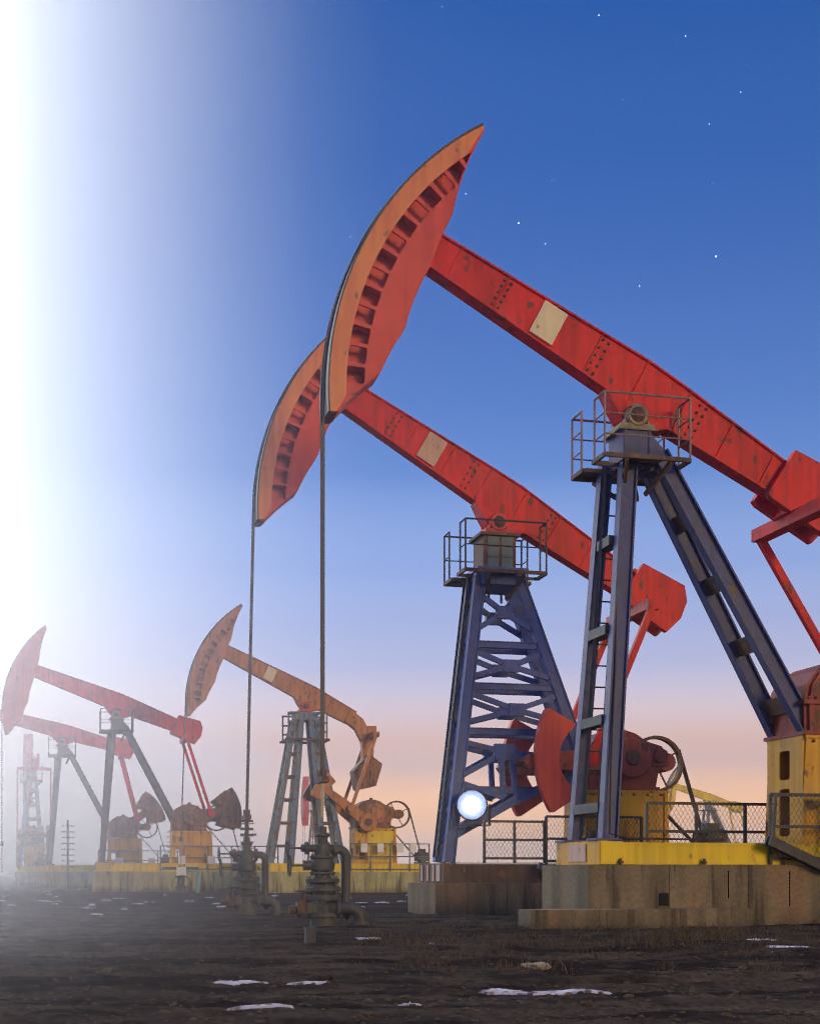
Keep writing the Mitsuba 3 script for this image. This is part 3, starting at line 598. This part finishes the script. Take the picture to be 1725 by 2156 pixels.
pf = obj('platform', cat(box(-1.0, 1.0, -.85, -.78, 6.75, 6.86), box(-1.0, 1.0, .78, .85, 6.75, 6.86), *[box(x, x + .08, -.78, .78, 6.76, 6.84) for x in (-.98, -.5, .42, .9)]), 'rusty_steel', p3, M=M3)
for s in (-1, 1):
    for sx in (-1, 1):
        for z in (7.15, 7.55, 7.98): obj('guard_rail', bar((sx * .42, s * .82, z), (sx * .9, s * .82, z), .07, .07), 'grey_paint', pf, M=M3)
        obj('rail_post', bar((sx * .86, s * .82, 6.86), (sx * .86, s * .82, 8.0), .06, .06), 'grey_paint', pf, M=M3)
saddle_bearing(p3, M3, Z3, 'orange_red_paint')
W, R = beam_and_head(p3, M3, Z3, 5.25, 26, -2.2, 4.3, ('orange_paint', 'orange_paint', 'orange_paint', 'cream_plate'), 31, False)
bend = [W(-1.9, .25), W(-1.9, .85), W(-2.6, .70), W(-3.5, .05), W(-3.9, -.95), W(-3.45, -1.05), W(-3.0, -.25), W(-2.5, .12)]
obj('bent_tail', plate(Polygon(bend), -.22, .22), 'orange_paint', p3, M=M3)
obj('tail_weight', plate(Polygon([W(-3.55, -.75), W(-4.15, -.85), W(-4.3, -1.75), W(-3.75, -2.2), W(-3.3, -1.6)]).buffer(.1), -.5, .5), 'gearbox_brown', p3, M=M3)
wireline(p3, M3, Z3, R, W, 31, 26, 2.3, -.2, zrod=.9)
gear(p3, M3, 3.15, 3.55, 1.31, (('ochre_paint', 'yellow_paint'), 'gearbox_brown', 'orange_paint'))
tx, tz = W(-3.3, .2)
crank_set(p3, M3, 2.75, 3.15, 143, (tx, tz), ('orange_paint', 'orange_paint', 'orange_paint'), rw=(2.1, 2.9), spread=13)

# ------------------------------------------------------------------ far pumpjacks
def far_pump(M, label, flabel, mats, paint_, phi, R=5.2, zb=8.45, crank_ang=12, gearm='gearbox_brown', base=('yellow_paint', 'ochre_paint'), fmat='pale_concrete'):
    foundation(flabel, M, -1.1, 7.9, 1.1, .95, fmat, 2.2)
    t = thing('pumpjack', label, 'pumpjack')
    skid(t, M, 1.35, .955, -1.0, 7.7, 1.0, *base)
    aframe(t, M, zb, 1.36, (2.85, 3.15), paint_, detail=False)
    saddle_bearing(t, M, zb)
    W, R = beam_and_head(t, M, zb, R, phi, -3.9, 4.25, mats, 31)
    wireline(t, M, zb, R, W, 31, max(phi, 0), 2.2, zrod=.9)
    gear(t, M, 3.55, 3.55, 1.36, (('ochre_paint', 'ochre_paint'), gearm, gearm))
    tx, tz = W(-3.4, .05)
    crank_set(t, M, 3.55, 3.55, crank_ang, (tx, tz), (gearm, gearm, mats[0]), rpin=.9)
    return t
REDS = ('red_paint', 'orange_red_paint', 'orange_red_paint', None)
M4 = local(14, -14.0, 68.0)
far_pump(M4, 'hazy red pumpjack with grey two-legged post, second from the left edge', 'long concrete foundation under the hazy red pumpjack second from left', REDS, 'grey_paint', 20)
M5 = local(14, -20.0, 82.0)
far_pump(M5, 'faint red pumpjack farthest left, almost lost in the haze', 'concrete foundation under the faint pumpjack at far left', REDS, 'grey_paint', 14, crank_ang=35)
M6 = local(18, 32.0, 153.0)
YEL = ('yellow_paint', 'yellow_paint', 'yellow_paint', None)
far_pump(M6, 'tiny far yellow pumpjack seen through the mesh railing at right', 'small distant foundation under the yellow pumpjack', YEL, 'weathered_blue', 16, crank_ang=330)
M7 = local(-72, -27.6, 104.0)
far_pump(M7, 'tiny end-on red pumpjack at the far left edge of the field', 'distant foundation under the end-on pumpjack at left edge', ('red_paint', 'red_paint', 'red_paint', None), 'weathered_blue', 4, crank_ang=250)

M8 = local(-72, -10.2, 154.0)
far_pump(M8, 'tiny end-on dark red pumpjack seen between the legs of the orange pumpjack', 'distant foundation under the end-on pumpjack behind the orange one', ('gearbox_red', 'red_paint', 'red_paint', None), 'weathered_blue', 6, crank_ang=250)

# ------------------------------------------------------------------ railings and stairs
BD = lambda x, y, z: (x, y, z, .34, .36)
fence('dark mesh railing on the near side of the nearest pumpjack, cut by the right edge', M1, [(2.05, -1.03), (8.2, -1.03)], 1.005, 1.16, 1.15, boards=[(3.7, -1.06, 1.55, .36, .5)])
fence('dark mesh railing behind the belts on the far side of the nearest pumpjack', M1, [(.75, 1.03), (3.6, 1.03), (8.2, 1.03)], 1.005, 1.10, .95)
st = thing('stair', 'dark steel stair stringers slanting down beside the nearest pumpjack', 'stair')
for y in (-1.30, -1.16): obj('stringer', bar((1.9, y, 1.40), (3.0, y, .92), .05, .16), 'dark_steel', st, M=M1)
for k in range(4): obj('tread', box(2.0 + k * .26, 2.2 + k * .26, -1.28, -1.18, 1.32 - k * .115, 1.345 - k * .115, .004), 'dark_steel', st, M=M1)
obj('landing', box(3.0, 8.3, -1.34, -1.115, .93, .985, .008), 'dark_steel', st, M=M1)
for y in (-1.30,): obj('hand_rail', cat(bar((1.95, y, 1.42), (2.0, y, 2.12), .045, .045), bar((2.0, y, 2.14), (8.2, y, 2.16), .05, .05), *[bar((x, y, .98), (x, y, 2.15), .045, .045) for x in (3.05, 4.2, 5.4)]), 'dark_steel', st, M=M1)
fence('dark mesh railing standing between the lattice tower and the nearest post', M2, [(-.55, -1.06), (.75, -1.06)], 1.07, .86, .65)
rl = fence('taller dark mesh railing with a small brown box beside the nearest post', M2, [(.78, -1.08), (2.9, -1.08)], 1.02, 1.02, .72)
obj('control_box', box(1.72, 2.0, -1.16, -1.09, 1.42, 1.76, .01), 'rusty_steel', rl, M=M2)
t = thing('stair_stringer', 'dark blue sloping stringer leading off the lattice tower base', 'stair')
obj('stringer', bar((.55, -1.25, 1.02), (2.2, -1.25, .45), .05, .14), 'blue_paint', t, M=M2)
obj('support', bar((1.0, -1.25, .0), (1.0, -1.25, .85), .06, .06), 'blue_paint', t, M=M2)
fence('grey railing with white boards in front of the orange pumpjack gearbox', M3, [(1.9, -1.05), (5.5, -1.05)], .94, 1.25, .9, mesh=False, mat='grey_paint', boards=[(2.5, -1.08, 2.0, .30, .4), (3.25, -1.08, 2.0, .30, .4), (4.15, -1.08, 2.0, .3, .4), (4.75, -1.08, 2.0, .3, .4)])
fence('faded railing with white boards by the second hazy pumpjack', M4, [(2.0, -1.05), (7.6, -1.05)], .96, 1.2, 1.1, mesh=False, mat='grey_paint', boards=[(3.0, -1.08, 1.5, .36, .4), (4.4, -1.08, 1.5, .36, .4)])
fence('faded railing with white boards by the leftmost hazy pumpjack', M5, [(2.0, -1.05), (7.6, -1.05)], .96, 1.2, 1.1, mesh=False, mat='grey_paint', boards=[(3.2, -1.08, 1.5, .4, .45), (5.0, -1.08, 1.5, .4, .45)])
for M, xx, yy, lab in ((M4, 6.3, .4, 'thin pole with many step arms beside the second hazy pumpjack'), (M4, -2.2, 6.0, 'thin pole with step arms between the two hazy pumpjacks'), (M5, 6.3, .3, 'thin pole with step arms beside the leftmost gearbox')):
    t = thing('step_pole', lab, 'pole')
    obj('shaft', cyl((xx, yy, 0), (xx, yy, 3.6), .05, 8), 'grey_paint', t, M=M)
    for k in range(8): obj('step_arm', bar((xx - .34, yy, 1.2 + k * .3), (xx + .34, yy, 1.2 + k * .3), .05, .05), 'grey_paint', t, M=M)

# ------------------------------------------------------------------ wellheads
def handwheel(t, c, axis, r, M, mat='wellhead_iron', name='hand_wheel'):
    c = np.array(c, float); a = np.array(axis, float); a /= np.linalg.norm(a)
    u = np.cross(a, [0, 0, 1.]) if abs(a[2]) < .9 else np.array([1., 0, 0]); u /= np.linalg.norm(u); w = np.cross(a, u)
    an = np.arange(20) * 2 * np.pi / 20
    rim = tube([c + r * (math.cos(x) * u + math.sin(x) * w) for x in an], .018, 6, True)
    obj(name, cat(rim, *[tube([c, c + r * (math.cos(x) * u + math.sin(x) * w)], .012, 5) for x in np.arange(4) * 1.5708 + .4], tube([c - a * .02, c + a * .26], .022, 6)), mat, t, 40, M=M)
def flange(c, r, h, z, n=20, bolts=8):
    return cat(stack((c[0], c[1], z), [(r - .01, 0), (r, .01), (r, h - .01), (r - .01, h)], n), *[cyl((c[0] + (r - .045) * math.cos(a), c[1] + (r - .045) * math.sin(a), z - .035), (c[0] + (r - .045) * math.cos(a), c[1] + (r - .045) * math.sin(a), z + h + .035), .018, 6) for a in np.arange(bolts) * 2 * np.pi / bolts])
def arc(c, r, a0, a1, u, w, n=9):
    c, u, w = map(lambda x: np.array(x, float), (c, u, w))
    return [c + r * (math.cos(a) * u + math.sin(a) * w) for a in np.radians(np.linspace(a0, a1, n))]
def wellhead(x, y, label, h=1.62, th=14, rodtop=False, pipe=1.25, mirror=1):
    M = local(th, x, y, gmean(x, y)); M = (M[0] * .86, M[1])
    t = thing('wellhead', label, 'wellhead')
    obj('casing_head', cat(stack((0, 0, -.1), [(.24, 0), (.24, .28), (.19, .34), (.19, .52)], 20), flange((0, 0), .30, .09, .18), flange((0, 0), .33, .10, .50), box(-.30, .30, -.14, .14, .26, .44, .02)), 'wellhead_iron', t, 35, M=M)
    obj('tubing_head', cat(stack((0, 0, .60), [(.22, 0), (.26, .03), (.26, .18), (.2, .22), (.2, .30)], 20), flange((0, 0), .34, .08, .66), flange((0, 0), .32, .08, .82), stack((0, 0, .9), [(.16, 0), (.13, .12)], 16)), 'wellhead_iron', t, 35, M=M)
    obj('master_valve', cat(stack((0, 0, 1.0), [(.13, 0), (.22, .06), (.24, .16), (.2, .26), (.13, .30)], 18), flange((0, 0), .24, .05, .97, bolts=6), flange((0, 0), .24, .05, 1.27, bolts=6), cyl((-.2, 0, 1.14), (-.36, 0, 1.14), .09, 12)), 'wellhead_iron', t, 35, M=M)
    handwheel(t, (-.62, 0, 1.14), (1, 0, 0), .19, M)
    obj('flow_tee', cat(stack((0, 0, 1.30), [(.12, 0), (.15, .03), (.15, .22), (.12, .26)], 16), tube([(0, 0, 1.44)] + [(.24, 0, 1.44)] + arc((.30, 0, 1.30), .14, 90, 0, (1, 0, 0), (0, 0, 1)) + [(.44, 0, .34)] + arc((.54, 0, .30), .10, 180, 250, (1, 0, 0), (0, 0, 1)), .085, 12), *[stack((.22, 0, 1.44), [(.15, -.03), (.15, .03)], 14, 0)]), 'wellhead_iron', t, 40, M=M)
    obj('wing_valve', cat(cyl((-.12, 0, 1.46), (-.40, 0, 1.46), .07, 12), stack((-.30, 0, 1.46), [(.12, -.03), (.12, .03)], 14, 0)), 'wellhead_iron', t, 40, M=M)
    handwheel(t, (-.66, 0, 1.46), (1, 0, 0), .15, M)
    obj('stuffing_box', cat(stack((0, 0, 1.56), [(.10, 0), (.10, .10), (.14, .12), (.14, .17), (.08, .19), (.08, .30)], 16)), 'wellhead_iron', t, 40, M=M)
    if rodtop:
        obj('rod_clamp', cat(cyl((0, 0, 1.86), (0, 0, 2.28), .05, 10), *[bar((-.15, 0, z), (.15 + (.08 if z < 2 else 0), 0, z), .05, .045) for z in (1.92, 2.06, 2.24)]), 'wellhead_iron', t, M=M)
    obj('flow_line', cat(tube([(.05, -.05, .36), (.3, -.16, .36), (.46, -.26, .36)] + arc((.46, -.26, .16), .20, 90, 10, (1, 0, 0), (0, 0, 1)) + [(.67, -.27, -.1)], .115, 12), stack((.26, -.14, .36), [(.17, -.03), (.17, .03)], 14, 0), stack((.66, -.27, .05), [(.18, 0), (.18, .05)], 14)), 'wellhead_iron', t, 40, M=M)
    obj('side_valve', cat(cyl((-.2, 0, .32), (-.62, 0, .32), .08, 12), stack((-.45, 0, .32), [(.15, -.04), (.15, .04)], 14, 0), cyl((-.36, -.05, .32), (-.36, -.05, .58), .06, 10), box(-.46, -.26, -.1, .1, .24, .42)), 'rusty_steel', t, 40, M=M)
    handwheel(t, (-.36, -.05, .66), (0, 0, -1), .14, M, 'rusty_steel')
    return t, M
Rw = lambda M, lx, ly=0: tuple((M[0] @ np.array([lx, ly, 0]) + M[1])[:2])
x, y = Rw(M1, -5.25); wellhead(x, y, 'dark wellhead valve stack on the right, under the nearest pumpjack rod')
x, y = Rw(M2, -5.29); wellhead(x, y, 'dark wellhead valve stack on the left with clamps on its upright rod', rodtop=True)
x, y = Rw(M3, -5.50)
M = local(14, x, y); t = thing('wellhead', 'small hazy wellhead with round handwheel and teal pipe, farther back at left', 'wellhead')
obj('valve_stack', cat(stack((0, 0, 0), [(.25, 0), (.25, .3), (.16, .34), (.16, .7), (.24, .72), (.24, .8), (.12, .82), (.12, 1.2)], 14), box(-.8, .75, -.1, .1, 1.02, 1.14)), 'wellhead_iron', t, 35, M=M)
handwheel(t, (0, -.4, .35), (0, 1, 0), .42, M)
obj('flow_pipe', tube([(.0, 0, 1.0), (.7, 0, 1.0), (.78, -.02, .9), (.72, -.04, 0)], .085, 10), 'teal_pipe', t, 40, M=M)
obj('sign_board', box(-.22, .2, -.34, -.3, .75, 1.15, .004), 'white_plate', t, M=M)

# ------------------------------------------------------------------ lit floodlight clamped to the lattice tower
lp = M2[0] @ np.array([-.74, -.80, 0]) + M2[1]
lx_, ly_ = lp[0], lp[1]
lz_ = CAM_Z + 144 / F * ly_
t = thing('floodlight', 'blazing white round floodlight on the foot of the lattice tower', 'floodlight')
obj('housing', stack((lx_, ly_, lz_), [(.30, -.05), (.33, -.03), (.33, .0), (.25, .16), (.12, .24), (.0, .24)], 40, 1, False), 'dark_steel', t, 40)
obj('reflector', stack((lx_, ly_, lz_), [(.315, -.045), (.29, .02), (.22, .09), (.12, .13), (.0, .14)], 40, 1, False), 'lamp_white', t, True)
obj('bracket', cat(*[bar((lx_ + q * .37, ly_ + .05, lz_ + .02), (lx_ + q * .37, ly_ + .05, lz_ - .42), .03, .05) for q in (-1, 1)], bar((lx_ - .385, ly_ + .05, lz_ - .42), (lx_ + .385, ly_ + .05, lz_ - .42), .05, .03), bar((lx_, ly_ + .05, lz_ - .43), (lx_ - .14, ly_ + .40, lz_ - .5), .05, .06)), 'dark_steel', t)
k = obj('bulb', stack((lx_, ly_ + .03, lz_), [(.07, -.11), (.14, -.075), (.18, 0), (.15, .06), (.07, .09)], 28, 1), 'white_plate', t, True)
scene[k]['emitter'] = {'type': 'area', 'radiance': {'type': 'rgb', 'value': [24, 27, 33]}}

# ------------------------------------------------------------------ far boundary wall seen through the mesh
t = thing('boundary_wall', 'low pale boundary wall far behind the mesh railing', 'wall')
obj('plinth', box(4, 40, 190, 190.5, -.2, .5), 'pale_wall', t)
for k in range(14):
    obj('panel', box(4.1 + k * 2.55, 6.5 + k * 2.55, 190.08, 190.3, .51, 2.3 + .1 * rng.random(), .02), 'pale_wall', t)
    obj('pier', box(3.96 + k * 2.55, 4.09 + k * 2.55, 190.0, 190.4, .51, 2.55, .02), 'pale_wall', t)

# ------------------------------------------------------------------ ground cover: snow strips, stones, dry grass
def snow(px, py, w, d, label):
    x, y = ground_at(px, py)
    n = 110; a = np.arange(n) * 2 * np.pi / n
    rr = .25 + 1.0 * meshkit.fbm(np.stack([np.cos(a) * 2.2 + px, np.sin(a) * 2.2 + py, a * 0], -1), 2, 5) + .6 * meshkit.fbm(np.stack([np.cos(a) * 9 + px, np.sin(a) * 9 + py, a * 0], -1), 3, 6)
    rings = []
    for f in (1.0, .86, .5):
        rings.append(np.stack([x + w / 2 * rr * f * np.cos(a), y + d * .33 * rr * f * np.sin(a)], -1))
    P = np.vstack(rings + [[[x, y]]])
    base = np.array([gz(*p) for p in P])
    z = base + np.concatenate([np.full(n, -.03), np.full(n, .010), np.full(n, .018), [.020]])
    f = []
    for i in range(2):
        for k in range(n):
            l = (k + 1) % n
            f += [(i * n + k, i * n + l, (i + 1) * n + l), (i * n + k, (i + 1) * n + l, (i + 1) * n + k)]
    f += [(2 * n + k, 2 * n + (k + 1) % n, 3 * n) for k in range(n)]
    tag(obj('snow_patch', (np.column_stack([P, z]), np.array(f)), 'snow', smooth=True), label, 'snow patch', 'snow patches on the bare ground')
for a in ((1190, 2093, .62, .30, 'widest snow strip, on the bare dirt below the beige stone'), (1055, 2091, .34, .22, 'snow strip just left of the widest one'), (502, 2066, .42, .28, 'thin snow strip at left below the left wellhead'),
          (648, 2067, .26, .20, 'short snow strip below the right wellhead'), (545, 2130, .42, .16, 'snow strip at the bottom left of the dirt'), (862, 2121, .13, .10, 'small snow scrap at bottom centre'),
          (776, 1980, .30, .45, 'snow patch left of the foot of the dark foundation'), (825, 2029, .34, .24, 'thin snow streak in front of the dark foundation'), (1602, 1990, .44, .5, 'snow patch near the kerb at right'),
          (1660, 1997, .42, .35, 'snow sliver at the far right edge'), (1618, 2008, .20, .22, 'small snow spot under the right-hand patches'), (905, 1990, .10, .2, 'tiny snow speck in front of the lattice tower foundation')):
    snow(*a)
def rock(x, y, s, sq=.6, seed=0):
    m = trimesh.creation.icosphere(subdivisions=3, radius=1.0); v = np.array(m.vertices)
    v *= (1 + .9 * (meshkit.fbm(v * 1.6 + seed * 7.1, 4, seed) - .5))[:, None]
    v[:, 2] *= sq; v = v * s + [x, y, gmean(x, y) + s * .15]
    return v, np.array(m.faces)
x, y = ground_at(1136, 2046)
tag(obj('stone', cat(rock(x, y, .085, .5, 1), rock(x - .10, y + .03, .06, .5, 2)), 'stone', smooth=True), 'beige lump of stone lying on the dirt at centre right', 'stone')
x, y = ground_at(672, 2062)
tag(obj('stone', rock(x, y, .10, .45, 5), 'dirt', smooth=True), 'dark clod beside the short snow strip', 'stone')
x, y = ground_at(653, 1990)
M = local(14, x, y, gmean(x, y))
tag(obj('marker_post', cat(box(-.06, .06, -.06, .06, -.05, .16), box(-.07, .07, -.07, .07, .16, .19)), 'dark_steel', M=M), 'short dark post stub in the dirt below the right wellhead', 'post')
peb = []
for k in range(2400):
    px_, py_ = rng.uniform(-60, 1800), 1890 + 265 * rng.random() ** 1.3
    x, y = ground_at(px_, py_)
    m = trimesh.creation.icosphere(subdivisions=1, radius=1.0); v = np.array(m.vertices) * (1 + .5 * (meshkit.noise(np.array(m.vertices) * 2 + k) - .5))[:, None]
    s = rng.uniform(.006, .022) * (2.0 if rng.random() < .06 else 1)
    peb.append((v * [s, s, s * .6] + [x, y, gmean(x, y) + s * .1], np.array(m.faces)))
tag(obj('gravel', cat(*peb), 'clod', smooth=True, kind='stuff'), 'scattered small stones and clods on the dirt', 'gravel')
sn = []
for k in range(42):
    px_, py_ = rng.uniform(0, 860), rng.normal(1895, 12)
    if py_ < 1868: continue
    x, y = ground_at(px_, py_)
    m = trimesh.creation.icosphere(subdivisions=1, radius=1.0)
    s = rng.uniform(.04, .15)
    sn.append((np.array(m.vertices) * [s * 1.6, s, .03] + [x, y, gz(x, y)], np.array(m.faces)))
tag(obj('snow_flecks', cat(*sn), 'snow', smooth=True, kind='stuff'), 'flecks of old snow scattered over the far dirt at left', 'snow')
gv, gf = [], []
def tuft(x, y, n, h, sp):
    z = gmean(x, y)
    for _ in range(n):
        bx, by = x + rng.normal(0, sp), y + rng.normal(0, sp)
        hh = h * rng.uniform(.5, 1.1); a = rng.uniform(0, 6.28); le = rng.uniform(.3, 1.1) * hh; w = .005
        o = len(gv)
        dx, dy = math.cos(a), math.sin(a)
        gv.extend([(bx - w * dy, by + w * dx, z - .02), (bx + w * dy, by - w * dx, z - .02), (bx + le * .4 * dx + w * .7 * dy, by + le * .4 * dy - w * .7 * dx, z + hh * .6), (bx + le * .4 * dx - w * .7 * dy, by + le * .4 * dy + w * .7 * dx, z + hh * .6), (bx + le * dx, by + le * dy, z + hh)])
        gf.extend([(o, o + 1, o + 2), (o, o + 2, o + 3), (o + 3, o + 2, o + 4)])
for k in range(230):
    px_ = rng.uniform(740, 1790); py_ = rng.uniform(1948, 2000) if rng.random() < .8 else rng.uniform(1990, 2060)
    x, y = ground_at(px_, py_)
    tuft(x, y, int(rng.integers(8, 26)), rng.uniform(.04, .13), .11)
for k in range(60):
    x, y = ground_at(rng.normal(1470, 70), rng.uniform(1962, 1992)); tuft(x, y, 20, rng.uniform(.10, .20), .12)
tag(obj('dry_grass_tufts', (np.array(gv), np.array(gf)), 'dry_grass', kind='stuff'), 'dry brown grass at the foot of the concrete foundations', 'grass')

# ------------------------------------------------------------------ stars
sv = []
for (px_, py_, s) in ((930, 12, 1), (1260, 30, 1.1), (1442, 74, 1.1), (273, 154, .9), (472, 107, .7), (806, 115, .7), (1570, 138, .8), (1558, 192, .8), (1492, 259, .9), (788, 203, .6), (654, 292, 1), (1067, 301, .5), (980, 406, 1), (1091, 468, 1.2), (1147, 511, 1.1), (1506, 538, 1.5),
                  (1345, 601, 1.1), (737, 497, .7), (1163, 378, .6), (1500, 384, .6), (1244, 410, .5), (1377, 497, .5), (529, 801, .9), (558, 889, .7), (1310, 208, .6), (1030, 125, .5), (1480, 22, .5), (245, 315, .6), (283, 709, .6), (486, 1154, .6), (858, 1433, .6)):
    D = 5000.0
    d = np.array([(px_ - 862.5) / F, 1.0, (1838 - py_) / F])
    m = trimesh.creation.icosphere(subdivisions=1, radius=1.0)
    sv.append((np.array(m.vertices) * 1.9 * s + d * D, np.array(m.faces)))
k = obj('stars', cat(*sv), 'white_plate', kind='stuff')
tag(k, 'faint stars in the blue evening sky', 'stars')
scene[k]['emitter'] = {'type': 'area', 'radiance': {'type': 'rgb', 'value': [.75, .8, .85]}}

# ------------------------------------------------------------------ air
HB = np.array([[-700., -700., -1.5], [700., 700., 14.3]])
gxh, gyh = np.linspace(HB[0, 0], HB[1, 0], 700), np.linspace(HB[0, 1], HB[1, 1], 350)
HX, HY = np.meshgrid(gxh, gyh, indexing='xy')
ramp = lambda v, a, b: np.clip((v - a) / (b - a), 0, 1) ** 2 * (3 - 2 * np.clip((v - a) / (b - a), 0, 1))
dens = .0012 + (1 - ramp(-HX, 90, 200)) * (.018 * ramp(-HX, 7, 24) * ramp(HY, 16, 60) * (1 - ramp(HY, 150, 260)) + .085 * ramp(-HX, .3, 7) * ramp(HY, 1, 7) * (1 - ramp(HY, 12, 27)))     # added mist bank left of the pads, making the white fade
scene['haze_air'] = {'type': 'heterogeneous', 'albedo': {'type': 'constvolume', 'value': .985}, 'sigma_t': {'type': 'gridvolume', 'grid': mi.VolumeGrid(np.repeat(dens[None], 2, 0)[..., None].astype(np.float32)),
                     'to_world': T().translate(list(HB[0])).scale(list(HB[1] - HB[0]))}, 'scale': 1.0, 'phase': {'type': 'hg', 'g': .91}}
scene['haze'] = {'type': 'cube', 'to_world': T().translate(list(HB.mean(0))).scale(list((HB[1] - HB[0]) / 2)), 'bsdf': {'type': 'null'}, 'interior': {'type': 'ref', 'id': 'haze_air'}}
labels['haze'] = {'kind': 'stuff', 'label': 'thin evening haze over the oil field with an added white mist bank at left', 'category': 'haze'}
